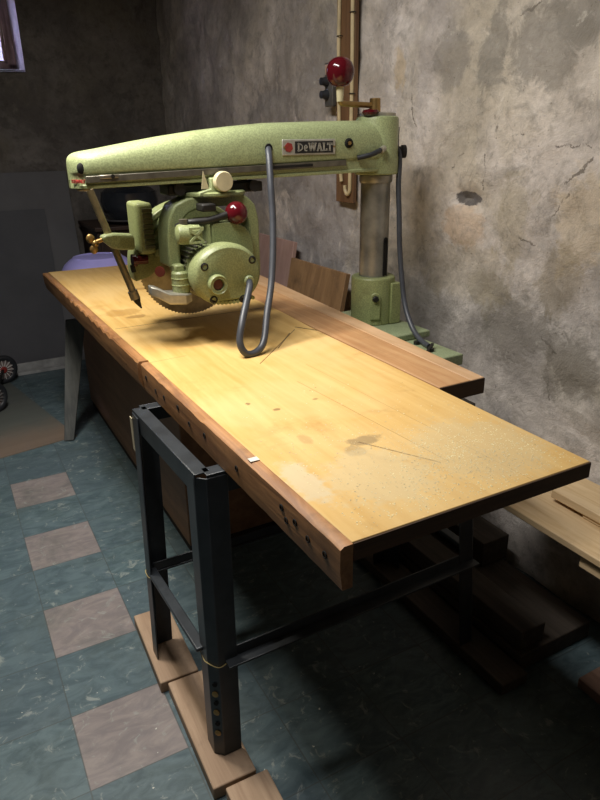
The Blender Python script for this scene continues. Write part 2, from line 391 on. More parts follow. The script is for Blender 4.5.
for y in (-1.60, -1.35, -.55, .25):
    MB().b2((fx(y)+.032, y-.035, .7345), (.97, y+.035, .776)).build('bearer', M['bearer_wood'], bench, .002)
# sawdust on the near end of the top
bm = bmesh.new()
for _ in range(2600):
    u = random.random()
    if u < .6: x, y = random.gauss(.70,.10), random.gauss(-1.95,.07)
    else: x, y = random.uniform(.40,.86), -2.06+abs(random.gauss(0,.22))
    if not (.385 < x < .858 and -2.065 < y < -1.45): continue
    r = random.uniform(.0006,.0022); a = random.random()*3
    vs = [bm.verts.new((x+r*math.cos(a+k*2.1)*random.uniform(.6,1.5), y+r*math.sin(a+k*2.1), ZT+.0003)) for k in range(3)]
    top = bm.verts.new((x,y,ZT+r*random.uniform(.3,.7)))
    for k in range(3): bm.faces.new((vs[k], vs[(k+1)%3], top))
me = bpy.data.meshes.new('sawdust'); bm.to_mesh(me); bm.free()
tag(link('sawdust', me, plain('pale_sawdust', (240,222,178), .8), smooth=0), 'pale sawdust and chips scattered over the near end of the plywood top', 'sawdust', kind='stuff')

# ------------------------------------------------------------------ steel stand
stand = thing('steel_stand', 'dark navy sheet-metal stand with four folded legs under the bench', 'stand', (.66,-1.48,.035))
def leg(fx_, fy, tx_, ty_, sx, sy, name='leg'):
    # folded angle with a chamfered corner: faces look out along -sx and -sy
    w, th, ch = .066, .003, .020
    o = [(0,w),(0,ch),(ch,0),(w,0),(w,th),(ch+th*.4,th),(th,ch+th*.4),(th,w)]
    def ringat(x, y, z, k): return [(x+u*sx*k, y+v*sy*k, z) for u, v in o]
    return MB().loft([ringat(fx_,fy,.0355,.92), ringat(fx_,fy,.25,.96) if False else ringat(fx_+(tx_-fx_)*.3, fy+(ty_-fy)*.3,.245,.95), ringat(tx_,ty_,.725,1.0)])
LG = [(.268,-1.692,.288,-1.648,1,1), (.240,-1.268,.272,-1.215,1,-1), (1.045,-1.692,1.020,-1.648,-1,1), (1.05,-1.268,1.03,-1.215,-1,-1)]
for i, q in enumerate(LG):
    l = leg(*q).build('leg', M['stand'], stand, .0015)
    s = q[4]
    if i < 2:
        for k, z in enumerate((.098,.155,.205)):
            f = (z-.0355)/.69; xx = q[0]+(q[2]-q[0])*f; yy = q[1]+(q[3]-q[1])*f
            c = Vector((xx+.0095+.0, yy+.0095*q[5], z)); ax = Vector((-1,-q[5],0))
            if i == 0: MB().lathe([(.0075,0),(.0075,.0022),(.004,.003)], c, ax, 16).build('bolt', M['brass'], l, label='dull brass bolt')
            MB().lathe([(.0055,0),(.0055,.0012)], c+Vector((0,0,.026))-ax.normalized()*.0002, ax, 14).build('bolt_hole', M['hole'], l)
        # wire wrapped round the leg
        f = (.285-.0355)/.69; xx = q[0]+(q[2]-q[0])*f; yy = q[1]+(q[3]-q[1])*f; dy = q[5]
        MB().tube([(xx-.002,yy+.062*dy,.290),(xx-.002,yy+.04*dy,.282),(xx-.0015,yy+.02*dy,.286),(xx+.018,yy-.0015*dy,.280),(xx+.04,yy-.002*dy,.284),(xx+.062,yy-.002*dy,.279)], .0011, 6).build('wire', plain('brass_wire', (196,176,120), .4, .5), l, label='thin brass wire round the leg')
# top flanges
zt = .7322
def rail(a, b, n):
    # folded rail: upright web plus a flange turned in at the top
    a, b, n = Vector(a), Vector(b), Vector(n)
    m = MB().bar(a+Vector((0,0,-.024)), b+Vector((0,0,-.024)), .048, .003, n)
    return m.bar(a+n*.016+Vector((0,0,-.0015)), b+n*.016+Vector((0,0,-.0015)), .032, .003, Vector((0,0,1)))
rail((.2905,-1.632,zt),(.2755,-1.231,zt),(1,0,0)).build('top_rail', M['stand'], stand, .001)
rail((1.0175,-1.632,zt),(1.0275,-1.231,zt),(-1,0,0)).build('top_rail', M['stand'], stand, .001)
rail((.31,-1.645,zt),(1.00,-1.645,zt),(0,1,0)).build('top_rail', M['stand'], stand, .001)
rail((.295,-1.218,zt),(1.01,-1.218,zt),(0,-1,0)).build('top_rail', M['stand'], stand, .001)
MB().bar((.274,-1.63,.302),(.262,-1.28,.292),.026,.010).build('side_brace', M['stand'], stand, .003)
MB().bar((.31,-1.683,.288),(1.02,-1.683,.300),.034,.005).bar((.31,-1.671,.304),(1.02,-1.671,.316),.004,.024).build('side_brace', M['stand'], stand, .001)
MB().bar((.27,-1.262,.278),(1.03,-1.262,.282),.034,.005).bar((.27,-1.274,.294),(1.03,-1.274,.298),.004,.024).build('side_brace', M['stand'], stand, .001)
MB().bar((1.040,-1.63,.302),(1.045,-1.28,.295),.026,.010).build('side_brace', M['stand'], stand, .003)
MB().b2((.2685,-1.238,.62),(.2705,-1.220,.71)).build('paint_chip', M['stand_edge'], stand, label='cream chipped corner')

# ------------------------------------------------------------------ planks on the floor under the stand
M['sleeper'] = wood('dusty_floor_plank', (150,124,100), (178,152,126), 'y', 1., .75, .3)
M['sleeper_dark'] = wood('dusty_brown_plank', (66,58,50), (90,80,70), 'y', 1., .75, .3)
def plank(name, a, b, mat, label, cat='plank', group=None, bev=.003, rot=0):
    c = [(a[i]+b[i])/2 for i in range(3)]
    o = MB().box((0,0,0), [abs(b[i]-a[i]) for i in range(3)]).build(name, mat, None, bev)
    o.location = c; o.rotation_euler = (0,0,rot)
    return tag(o, label, cat, group)
G = 'planks laid under the stand feet'
plank('floor_plank', (.226,-1.412,.0), (.330,-1.12,.0348), M['sleeper'], 'dusty tan plank under the far front leg of the stand', 'plank', G, rot=-.03)
plank('floor_plank', (.236,-1.757,.0), (.338,-1.419,.0348), M['sleeper'], 'dusty tan plank under the near front leg of the stand', 'plank', G, rot=-.02)
plank('floor_plank', (.252,-2.30,.0), (.352,-1.765,.0335), M['sleeper'], 'dusty tan plank running out of the bottom of the frame, broken from the next', 'plank', G, rot=-.02)
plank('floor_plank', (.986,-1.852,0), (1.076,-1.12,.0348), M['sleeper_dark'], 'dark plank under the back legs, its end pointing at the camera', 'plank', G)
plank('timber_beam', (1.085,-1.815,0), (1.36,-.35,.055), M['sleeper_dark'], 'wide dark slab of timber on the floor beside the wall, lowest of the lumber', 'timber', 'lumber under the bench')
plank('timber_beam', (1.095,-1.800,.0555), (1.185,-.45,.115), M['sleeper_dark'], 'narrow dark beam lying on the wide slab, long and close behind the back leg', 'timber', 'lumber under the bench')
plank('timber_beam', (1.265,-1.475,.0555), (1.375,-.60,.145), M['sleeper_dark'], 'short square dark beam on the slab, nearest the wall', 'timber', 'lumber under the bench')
plank('floor_plank', (1.18,-2.60,0), (1.31,-1.925,.03), wood('red_brown_board', (106,80,66),(132,104,88)), 'brown plank on the floor at the right edge of the photo', 'plank')

# pale planks on the right
M['pale'] = wood('pale_pine', (190,160,116), (216,190,150), 'y', 1., .6, .1)
crate = thing('wooden_crate', 'pine crate carrying the pale planks at the right edge of the photo', 'crate', (1.29,-2.35,0))
for x0, x1 in ((1.165,1.18),(1.385,1.40)):
    for z0, z1 in ((.0,.07),(.18,.25),(.29,.36)): MB().b2((x0,-2.62,z0),(x1,-2.09,z1)).build('side_slat', M['pale'], crate, .002)
for y0, y1 in ((-2.62,-2.605),(-2.105,-2.09)):
    for z0, z1 in ((.0,.07),(.18,.25),(.29,.36)): MB().b2((1.1803,y0,z0),(1.3847,y1,z1)).build('end_slat', M['pale'], crate, .002)
for x0, x1 in ((1.1805,1.21),(1.355,1.3845)):
    for y0, y1 in ((-2.6045,-2.575),(-2.135,-2.1055)): MB().b2((x0,y0,0),(x1,y1,.359)).build('corner_post', M['pale'], crate)
plank('pine_offcut', (1.158,-2.45,.3605), (1.385,-1.885,.3998), M['pale'], 'thick pine offcut under the wide pale plank, on the crate', 'offcut')
G = 'pale pine planks on the crate'
plank('pine_plank', (1.145,-2.35,.40), (1.385,-1.50,.420), M['pale'], 'wide pale pine plank at the bottom of the stack on the crate', 'plank', G)
plank('pine_plank', (1.262,-2.35,.4205), (1.345,-1.80,.431), M['pale'], 'thin pale strip of pine between the two wider planks', 'plank', G)
plank('pine_plank', (1.258,-2.35,.4315), (1.388,-1.70,.456), M['pale'], 'short thick pale plank on top of the stack on the crate', 'plank', G)

# ------------------------------------------------------------------ things behind and below the bench
M['chest'] = wood('brown_chest_wood', (122,88,60), (148,108,76), 'y', .6, .6, .2)
chest = thing('wooden_chest', 'plain brown wooden chest standing under the far half of the bench', 'chest', (.75,-.1,0))
MB().b2((.500,-.86,.03),(1.035,.755,.705)).build('body', M['chest'], chest, .004)
MB().b2((.505,-.85,0),(1.03,.745,.03)).build('plinth', plain('dark_plinth', (40,32,26), .8), chest)
MB().b2((.485,-.875,.705),(1.04,.765,.7335)).build('lid', M['chest'], chest, .004)
t = MB(); prof = [(.188,0),(.190,.006),(.183,.013),(.175,.036),(.160,.060),(.136,.080),(.122,.088),(.116,.095),(.108,.096),(.102,.092),(.06,.094),(.0,.095)]
o = t.lathe(prof, (0,0,0), (0,0,1), 48).build('plastic_bowl', plain('lavender_plastic', (170,164,228), .32, 0, .06, 6))
o.location = (.60,.58,.734); tag(o, 'upturned lavender plastic bowl behind the far end of the bench', 'bowl')
M['dark_wood'] = wood('dark_cupboard_wood', (52,38,30), (74,54,42), 'z', .8, .5, .2)
cup = thing('cupboard', 'dark wooden cupboard against the far wall behind the bench', 'cupboard', (1.07,1.58,0))
MB().b2((.77,1.36,.0),(1.37,1.83,.85)).build('body', M['dark_wood'], cup, .004)
MB().b2((.755,1.335,.8502),(1.385,1.84,.875)).build('top', M['dark_wood'], cup, .004)
for x0, x1, xk in ((.785,1.065,1.04),(1.075,1.355,1.10)):
    d = MB().b2((x0,1.343,.06),(x1,1.3598,.83)).build('door', M['dark_wood'], cup, .003)
    MB().lathe([(.008,0),(.008,.012),(.016,.02),(.016,.028),(.0,.032)], (xk,1.343,.5), (0,-1,0), 16).build('knob', M['brass'], d)
pot = thing('cooking_pot', 'dark round pot in a pale dish on the dark cupboard', 'pot', (1.03,1.53,.8755))
MB().lathe([(.07,0),(.13,.004),(.185,.022),(.19,.03),(.182,.03),(.13,.012),(.0,.010)], (1.03,1.53,.8755), (0,0,1), 40).build('dish', plain('pale_tin', (150,150,150), .4, .4), pot, label='pale tin dish')
MB().lathe([(.05,.0),(.12,.012),(.165,.06),(.178,.12),(.17,.17),(.172,.176),(.16,.176),(.155,.165),(.0,.168)], (1.03,1.53,.8865), (0,0,1), 40).build('body', plain('dark_glazed_pot', (46,50,56), .12, 0, .1), pot)
MB().lathe([(.163,0),(.14,.02),(.07,.038),(.02,.042),(.012,.055),(.025,.066),(.0,.07)], (1.03,1.53,1.063), (0,0,1), 40).build('lid', plain('dark_glazed_lid', (40,44,50), .15, 0, .1), pot)

# leaning sheets, left
def sheet(name, x0, x1, y0, y1, z1, th, mat, label, cat, z0=0., skew=0.):
    d = Vector((0, y1-y0, z1-z0)).normalized(); nrm = Vector((0, d.z, -d.y))*th
    A = [Vector((x0,y0,z0)), Vector((x1,y0,z0)), Vector((x1+skew,y1,z1)), Vector((x0+skew,y1,z1))]
    o = MB().loft([A, [p+nrm for p in A]]).build(name, mat, None, .001)
    return tag(o, label, cat)
M['grey_sheet'] = plain('grey_painted_board', (104,103,105), .7, 0, .12, 3)
M['grey_sheet_b'] = plain('dark_grey_board', (84,84,88), .7, 0, .12, 3)
sheet('painted_board', -.62, .722, 1.60, 1.84, 1.185, .012, M['grey_sheet'], 'large grey painted board leaning on the far wall, its pale edge at the right', 'board')
sheet('painted_board', -.58, .545, 1.575, 1.73, .97, .01, M['grey_sheet_b'], 'smaller dark grey board leaning in front of the large grey board', 'board')
o = MB().box((0,0,0),(1.1,.018,.055)).build('wood_strip', plain('white_strip_paint', (160,160,158), .6), None, .002); o.location = (.02,1.545,.0278); o.rotation_euler = (0,0,.02)
tag(o, 'white-painted wood strip lying at the foot of the grey boards, further back', 'strip', 'strips at the foot of the boards')
o = MB().box((0,0,0),(1.1,.05,.018)).build('wood_strip', bpy.data.materials['white_strip_paint'], None, .002); o.location = (.02,1.492,.0092); o.rotation_euler = (0,0,.02)
tag(o, 'white-painted wood strip lying flat on the floor nearest the wheels', 'strip', 'strips at the foot of the boards')
M['plank_grey'] = wood('weathered_grey_plank', (78,80,80), (102,103,100), 'z', 1., .7, .2)
o = MB().loft([[(.278,.325,.0045),(.322,.312,.0045),(.330,.335,.0045),(.286,.348,.0045)], [(.376,.374,.58),(.466,.364,.58),(.470,.386,.58),(.380,.396,.58)]]).build('tapered_plank', M['plank_grey'], None, .002)
tag(o, 'weathered grey plank standing upright at the far end of the bench', 'plank')
t = NT('scuffed_hardboard', .55); g = t.noise(4, 6, .6, .5, sc=(.4,3,1)); k = t.math('ADD', t.math('MULTIPLY', t.noise(5, 5), .35), .22)
ss = t.n('ShaderNodeSeparateXYZ'); t.l(t.co, ss.inputs[0])
worn = t.ramp(t.math('ADD', ss.outputs[1], t.math('MULTIPLY', t.noise(5, 5), .3)), -.35, .0)
t.color(t.mix(worn, t.mix(g, lin((104,90,78)), lin((130,114,100))), t.mix(g, lin((84,88,84)), lin((104,108,102))))); HB = t.m
o = MB().box((0,0,0),(1.22,1.12,.004)).build('hardboard_sheet', HB, None, 0); o.location = (-.364,.788,.0021); o.rotation_euler = (0,0,.2)
tag(o, 'scuffed brown hardboard sheet lying on the tiles beyond the stand', 'board')
# two-wheeled trolley, mostly out of the frame
cart = thing('golf_trolley', 'two-wheeled trolley with white spoked wheels and black tyres at the left edge', 'trolley', (-.02,1.1,0))
def wheel(c, ax, r, rimmat):
    c = Vector(c); ax = Vector(ax).normalized()
    wt = MB().torus(c, ax, r-.018, .0175, 40, 12).build('tyre', M['black_rubber'], cart)
    MB().lathe([(r-.03,-.006),(r-.03,.006)], c, ax, 36).build('wheel_disc', plain('wheel_back', (120,108,104), .6), wt)
    x = ax.orthogonal().normalized(); y = ax.cross(x); s = MB()
    for k in range(14):
        a = 2*math.pi*k/14; d = x*math.cos(a)+y*math.sin(a)
        for sg in (-1, 1): s.bar(c+d*.02+ax*.008*sg, c+d*(r-.03)+ax*.007*sg, .004, .012, ax)
    s.torus(c, ax, r-.032, .006, 36, 8).build('spokes', rimmat, wt, label='white spokes')
    MB().lathe([(.0,-.022),(.016,-.02),(.022,-.01),(.022,.01),(.016,.02),(.0,.022)], c, ax, 20).build('hub', M['red_paint'], wt, label='red hub')
wheel((.118,1.36,.0925), (.35,-1,.0), .088, plain('white_spoke_paint', (212,206,200), .5))
wheel((.028,.885,.084+.0045), (.75,-1,.0), .084, plain('grey_spoke_paint', (120,118,116), .5))
MB().cyl((.118,1.36,.0925),(.028,.885,.0885),.008).build('axle', M['dark'], cart)
MB().tube([(.07,1.12,.088),(-.02,1.2,.4),(-.10,1.29,.72),(-.03,1.30,.92)], .012).build('shaft', M['dark'], cart)
MB().tube([(-.03,1.30,.92),(.03,1.31,.96),(.115,1.32,.962)], .028, 14).build('handle_grip', M['black_rubber'], cart)

# boards leaning on the right wall behind the bench
def lean(name, ya, yb, x0, x1, z1, th, mat, label):
    d = Vector((x1-x0,0,z1)).normalized(); nrm = Vector((d.z,0,-d.x))*th
    A = [Vector((x0,ya,0)), Vector((x0,yb,0)), Vector((x1,yb,z1)), Vector((x1,ya,z1))]
    o = MB().loft([A, [p+nrm for p in A]]).build(name, mat, None, .002); return tag(o, label, 'board')
lean('plywood_board', -.030, .90, 1.21, 1.372, .905, .020, wood('pinkish_board', (176,142,130), (192,160,146), 'z', .5, .6, .1), 'pinkish tan board leaning on the wall behind the saw')
lean('plywood_board', -.535, -.065, 1.17, 1.338, .842, .022, wood('brown_board', (136,104,70), (166,130,90), 'z', .6, .65, .35), 'smaller stained brown board leaning beside the pinkish one')

# ------------------------------------------------------------------ wiring on the wall
M['back_board'] = wood('brown_backing_board', (96,68,44), (124,92,62), 'z', 1., .65, .2)
o = MB().b2((1.402,-.478,1.105),(1.418,-.350,2.40)).build('backing_board', M['back_board'], None, .002)
tag(o, 'tall brown backing board fixed to the stone wall behind the saw column', 'board')
M['cable'] = plain('cream_cable', (196,178,138), .5, 0, .15, 20)
xc = 1.3951
o = MB().tube([(xc,-0.382,2.40),(xc,-0.378,2.1),(xc,-0.380,1.85),(xc,-0.375,1.66),(xc,-0.382,1.40),(xc,-0.392,1.25),(xc,-0.402,1.185)], .0072, 10).build('electric_cable', M['cable'])
tag(o, 'cream cable clipped down the left side of the backing board, past the switch box', 'cable', 'cables on the backing board')
o = MB().tube([(xc,-0.468,2.40),(xc,-0.466,2.0),(xc,-0.470,1.6),(xc,-0.466,1.3),(xc,-0.464,1.19),(xc,-0.462,1.15),(xc,-0.446,1.138),(xc,-0.431,1.152),(xc,-0.428,1.172)], .0072, 10).build('electric_cable', M['cable'])
tag(o, 'cream cable down the right side of the backing board, looped up at its foot', 'cable', 'cables on the backing board')
for y, z, lab in ((-.381,1.70,'dark staple over the left cream cable, above the switch box'),(-.470,1.765,'dark staple over the right cream cable, near the top of the photo'),(-.471,1.50,'dark staple over the right cream cable, beside the red crank ball')):
    st = MB().tube([(1.402,y-.010,z),(1.3895,y-.010,z),(1.3855,y,z),(1.3895,y+.010,z),(1.402,y+.010,z)], .0018, 6, 2).build('cable_staple', M['dark'])
    tag(st, lab, 'staple', 'cable staples')
sw = thing('switch_box', 'grey metal switch box with two black knobs left of the backing board', 'switch box', (1.40,-.297,1.54))
MB().b2((1.382,-.352,1.462),(1.4018,-.292,1.618)).build('box', plain('grey_switch_metal', (104,102,98), .45, .4), sw, .004)
MB().b2((1.3795,-.347,1.575),(1.3818,-.300,1.612)).build('plate', plain('pale_cover', (186,160,140), .5), sw, .002, label='pale pinkish cover plate')
for z in (1.552,1.505):
    MB().lathe([(.018,0),(.018,.010),(.014,.018),(.014,.028),(.0,.030)], (1.382,-.312,z), (-1,0,0), 20).build('knob', M['black_rubber'], sw)

# ------------------------------------------------------------------ radial arm saw
YA = -.92
saw = thing('radial_arm_saw', 'old pale green radial arm saw mounted behind the bench', 'saw', (1.205,YA,.7))
GP = M['green']
# base, collar, column
MB().b2((1.075,-1.322,.700),(1.258,-.74,.735)).build('base', M['green_base'], saw, .004)
MB().b2((1.085,-1.125,.7352),(1.29,-.76,.757)).build('base_pad', M['green_base'], saw, .004)
MB().lathe([(.026,0),(.026,.7335),(.0,.7335)], (1.10,-.875,.056), (0,0,1), 20) if False else None
col = MB(); cx, cy = 1.200, YA
collar = MB().lathe([(.0735,0),(.0735,.148),(.072,.155),(.068,.157),(.050,.157)], (cx,cy,.757), (0,0,1), 48)
collar.b2((cx+.022,cy-.078,.758),(cx+.062,cy-.02,.895))
collar = collar.build('column_collar', M['green_dark'], saw, .003)
MB().prism([(cx-.0855-.004,.795),(cx-.0855-.004,.84),(cx-.078,.855),(cx-.06,.855),(cx-.06,.795)], 'y', cy-.052, cy-.035) if False else None
ad = Vector((-.46,-.89,0)).normalized(); pc = Vector((cx,cy,0))+ad*.072
bo = MB(); side = Vector((0,0,1)).cross(ad)
for k in range(1): bo.box(pc+Vector((0,0,.815)), (.034,.014,.075), Matrix((side, ad, Vector((0,0,1)))).transposed())
bo.cyl(pc+Vector((0,0,.852))-ad*.007, pc+Vector((0,0,.852))+ad*.007, .017)
bo = bo.build('clamp_lug', M['green_dark'], collar, .003)
MB().lathe([(.011,0),(.011,.008),(.008,.010),(.0,.010)], pc+Vector((0,0,.850))+ad*.007, ad, 6).build('clamp_bolt', M['dark'], bo)
colm = MB().lathe([(.0475,0),(.0475,.48)], (cx,cy,.80), (0,0,1), 48).build('column', M['steel_column'], saw)
ks = Vector((.30,-.954,0)).normalized(); kp = Vector((cx,cy,0))+ks*.0452; ksd = Vector((0,0,1)).cross(ks); rot = Matrix((ksd, ks, Vector((0,0,1)))).transposed()
MB().box(kp+Vector((0,0,.975)), (.020,.0075,.115), rot).cyl(kp+Vector((0,0,1.0325))-ks*.00375, kp+Vector((0,0,1.0325))+ks*.00375, .010).build('keyway', M['hole'], colm, label='dark slot in the column')
for y in (-1.17,-1.25):
    MB().lathe([(.011,0),(.011,.010),(.0,.011)], (1.20 if y > -1.25 else 1.19, y,.735), (0,0,1), 6).build('base_bolt', M['dark'], saw)
MB().bar((1.165,-1.265,.741),(1.215,-1.228,.748),.008,.008).build('base_lever', M['dark'], saw)
MB().b2((1.055,-1.18,.665),(1.10,-.90,.6995)).build('base_rail', M['green_base'], saw, .003)
MB().cyl((1.10,-1.335,.716),(1.10,-1.40,.716),.008).build('rail_knob', M['dark'], saw)

# arm : crowned casting lofted along x
HW = .064
def crown(x):
    P = [(.256,1.298),(.258,1.306),(.263,1.312),(.272,1.318),(.285,1.3215),(.33,1.328),(.43,1.345),(.54,1.362),(.65,1.375),(.8,1.387),(1.0,1.392),(1.2,1.394)]
    for (a, u), (b, v) in zip(P, P[1:]):
        if x <= b: return u+(v-u)*(x-a)/(b-a)
    return P[-1][1]
def bot(x): return 1.234 + (x-.25)/(1.085-.25)*.012
def width(x): return HW*(1 if x > .306 else max(.03, 1-((.306-x)/.0505)**2)**.5)
rings = []; xs = [.256,.2575,.26,.264,.27,.278,.29,.306,.33,.36,.42,.5,.6,.7,.8,.9,1.0,1.1,1.18]
for x in xs:
    zc, zb, w_ = crown(x), bot(x), width(x); zs = zb + .040 + (x-.25)*.004
    pts = []
    for k in range(25):
        a = math.pi*k/24; cs, sn = math.cos(a), math.sin(a)
        pts.append((x, YA + w_*math.copysign(abs(cs)**.62, cs), zs + max(.004, zc-zs)*abs(sn)**.62))
    pts += [(x, YA-w_*.97, zs-.004), (x, YA-w_*.90, zs-.006), (x, YA-w_*.90, zb+.010), (x, YA-w_*.96, zb+.008), (x, YA-w_*.95, zb), (x, YA-w_*.35, zb), (x, YA-w_*.35, zb+.02), (x, YA+w_*.35, zb+.02), (x, YA+w_*.35, zb), (x, YA+w_*.95, zb), (x, YA+w_*.97, zs-.004)]
    rings.append(pts)
arm = MB().loft(rings).build('arm', GP, saw, .0015, smooth=50)
MB().lathe([(.0,.0),(.066,.0),(.069,.004),(.069,.050),(.067,.056),(.067,.158),(.0645,.166),(.058,.169),(.0,.169)], (cx,cy,1.236), (0,0,1), 56).build('column_head', GP, saw, smooth=30)
MB().lathe([(.057,0),(.057,.008),(.045,.011),(.0,.012)], (cx,cy,1.405), (0,0,1), 40).build('head_cap', M['alu'], saw)
MB().lathe([(.050,0),(.053,.006),(.053,.022),(.050,.026)], (cx,cy,1.2105), (0,0,1), 40).build('head_collar', M['steel_column'], saw)
MB().lathe([(.022,0),(.026,.006),(.022,.013),(.0,.017)], (1.155,YA-.028,1.409), (0,0,1), 24).build('latch_button', M['red_ball'], saw, label='small dark red button')
# side rail, pointer, end fittings
MB().prism([(.285,1.2485),(1.045,1.268),(1.045,1.284),(.285,1.2645)], 'y', YA-HW-.0035, YA-HW+.010).build('arm_rail', M['rail'], arm, .001, label='grey steel scale rail')
MB().prism([(.318,1.257),(.365,1.2582),(.365,1.2675),(.318,1.2663)], 'y', YA-HW-.006, YA-HW-.003).build('rail_clip', M['steel'], arm, .002)
MB().cyl((.350,YA-HW-.006,1.2625),(.350,YA-HW-.010,1.2625),.005).build('rail_screw', M['dark'], arm)
MB().prism([(.80,1.266),(.93,1.2693),(.93,1.2765),(.80,1.2733)], 'y', YA-HW-.005, YA-HW-.003).build('scale_strip', M['dark'], arm)
MB().sph((.278,YA-.053,1.283), .012, 18, 10, (.8,.5,1.1)).build('end_recess', M['hole'], arm, label='dark hole in the arm end')
MB().lathe([(.017,0),(.017,.006),(.011,.008),(.0,.008)], (.285,YA-.02,1.236), (0,0,-1), 18).build('end_stop', M['rod'], arm)
ho = Vector((.790,YA-HW+.001,1.321))
MB().lathe([(.010,0),(.012,.004),(.010,.0055),(.006,.004)], ho, (0,-1,0), 20).build('cable_grommet', M['hole'], arm)
MB().lathe([(.014,0),(.014,.003),(.009,.006),(.009,.004),(.0,.004)], (1.055,YA-HW+.0005,1.330), (0,-1,0), 24).build('bolt_recess', M['hole'], arm)
MB().lathe([(.006,0),(.006,.003),(.0,.0035)], (1.055,YA-HW-.004,1.330), (0,-1,0), 6).build('bolt_head', M['brass'], arm)
# name plate
plate = MB().b2((.832,YA-HW-.004,1.300),(1.007,YA-HW+.0005,1.3425)).build('name_plate', M['plate_metal'], arm, .002, label='metal name plate reading DeWALT')
MB().b2((.872,YA-HW-.0052,1.3055),(.998,YA-HW-.0035,1.337)).build('plate_field', M['plate_black'], plate)
MB().lathe([(.0135,0),(.0135,.0014),(.0,.0016)], (.852,YA-HW-.0038,1.3215), (0,-1,0), 6).build('emblem', M['red_paint'], plate, label='red emblem')
def text(body, size, loc, rot, name, mat, parent, off=.0, ext=.0006, sx=1.):
    cu = bpy.data.curves.new(name, 'FONT'); cu.body = body; cu.size = size; cu.extrude = ext; cu.offset = off; cu.align_x = 'CENTER'; cu.align_y = 'CENTER'; cu.resolution_u = 3
    o = bpy.data.objects.new(name, cu); COL.objects.link(o)
    dg = bpy.context.evaluated_depsgraph_get(); me = bpy.data.meshes.new_from_object(o.evaluated_get(dg))
    bpy.data.objects.remove(o); bpy.data.curves.remove(cu)
    me.materials.clear(); me.transform(Matrix.Translation(loc) @ rot @ Matrix.Diagonal((sx,1,1,1)))
    return link(name, me, mat, parent, smooth=0)
# slab-serif letters drawn stroke by stroke on the plate (x, z in cap-heights)
ST = {'D': (.78, [((.02,.12),(.34,.12)),((.02,.88),(.34,.88)),((.15,0),(.15,1)),((.34,.88),(.58,.70)),((.58,.70),(.62,.5)),((.62,.5),(.58,.30)),((.58,.30),(.34,.12))]),
      'e': (.56, [((.12,.40),(.40,.40)),((.40,.40),(.40,.60)),((.40,.60),(.30,.72)),((.30,.72),(.16,.66)),((.16,.66),(.11,.40)),((.11,.40),(.16,.12)),((.16,.12),(.42,.10))]),
      'W': (1.08, [((.0,.93),(.26,.93)),((.40,.93),(.66,.93)),((.80,.93),(1.04,.93)),((.13,.93),(.30,.05)),((.30,.05),(.52,.9)),((.52,.9),(.72,.05)),((.72,.05),(.92,.93))]),
      'A': (.74, [((.0,.07),(.22,.07)),((.46,.07),(.70,.07)),((.10,.07),(.34,.95)),((.34,.95),(.58,.07)),((.18,.35),(.50,.35))]),
      'L': (.60, [((.0,.93),(.30,.93)),((.0,.08),(.52,.08)),((.15,0),(.15,1)),((.50,.02),(.50,.30))]),
      'T': (.66, [((.02,.92),(.60,.92)),((.31,0),(.31,1)),((.18,.06),(.44,.06)),((.05,.98),(.05,.70)),((.57,.98),(.57,.70))])}
H = .0232; x = .879; k = 0
total = sum(ST[ch][0] for ch in 'DeWALT')*H; fit = .1165/total
for ch in 'DeWALT':
    wd, segs = ST[ch]; m = MB()
    for (a, b), (c_, d_) in segs:
        heavy = a != c_ and b != d_ and ch in 'WA' or a == c_
        m.bar((x+a*H*fit, YA-HW-.0058, 1.3098+b*H), (x+c_*H*fit, YA-HW-.0058, 1.3098+d_*H), .0044 if heavy else .0030, .0014, (0,1,0))
    m.build('letter', M['plate_metal'], plate); x += wd*H*fit
for px in (.8375,1.0015): MB().cyl((px,YA-HW-.004,1.3215),(px,YA-HW-.006,1.3215),.0028).build('plate_screw', M['brass'], plate)
text('DEWALT', .0115, (.2695,YA-.0455,1.252), Matrix.Rotation(R(-58),4,'Z') @ Matrix.Rotation(R(90),4,'X'), 'end_lettering', M['red_paint'], arm, .0005, .0012)
# sleeve and fittings on the head
MB().tube([(1.085,YA-.066,1.288),(1.12,YA-.082,1.296),(1.150,YA-.083,1.306),(1.166,YA-.073,1.310)], .0075, 12).build('cable_sleeve', M['black_rubber'], saw)
MB().cyl((1.160,YA-.082,1.308),(1.178,YA-.070,1.313),.0095,n=16).build('cable_ferrule', M['alu'], saw, label='white metal ferrule')
MB().lathe([(.016,0),(.016,.016),(.020,.018),(.020,.030),(.0,.032)], (1.260,YA-.022,1.302), (1,-.35,0), 20).build('head_bolt', M['dark'], saw)
MB().box((1.266,YA-.01,1.33),(.010,.026,.09)).build('index_plate', M['dark'], saw, .003)
# lifting crank
cr = MB().cyl((1.190,YA,1.4165),(1.190,YA,1.456),.0175,.0165).build('crank_hub', M['brass'], saw, .002)
MB().tube([(1.18,YA,1.436),(1.12,YA,1.438),(1.075,YA,1.440),(1.066,YA,1.444),(1.064,YA,1.455)], .0085, 12, 3).build('crank_arm', M['brass'], cr)
MB().cyl((1.0635,YA,1.445),(1.0635,YA,1.492),.010,.012).build('crank_ferrule', M['cream_knob'], cr)
MB().lathe([(.014,-.039),(.026,-.034),(.036,-.022),(.0415,-.004),(.0405,.012),(.034,.026),(.022,.036),(.010,.040),(.0,.0405)], (1.0635,YA,1.524), (0,0,1), 32).build('crank_ball', M['red_ball'], cr, label='glossy dark red ball')
# carriage
MB().b2((.50,YA-.040,1.206),(.78,YA+.040,1.2335)).build('carriage', M['dark'], saw, .004)
for px in (.53,.75):
    for py in (-1, 1): MB().cyl((px,YA+py*.018,1.222),(px,YA+py*.050,1.222),.016).build('roller', M['dark'], saw)
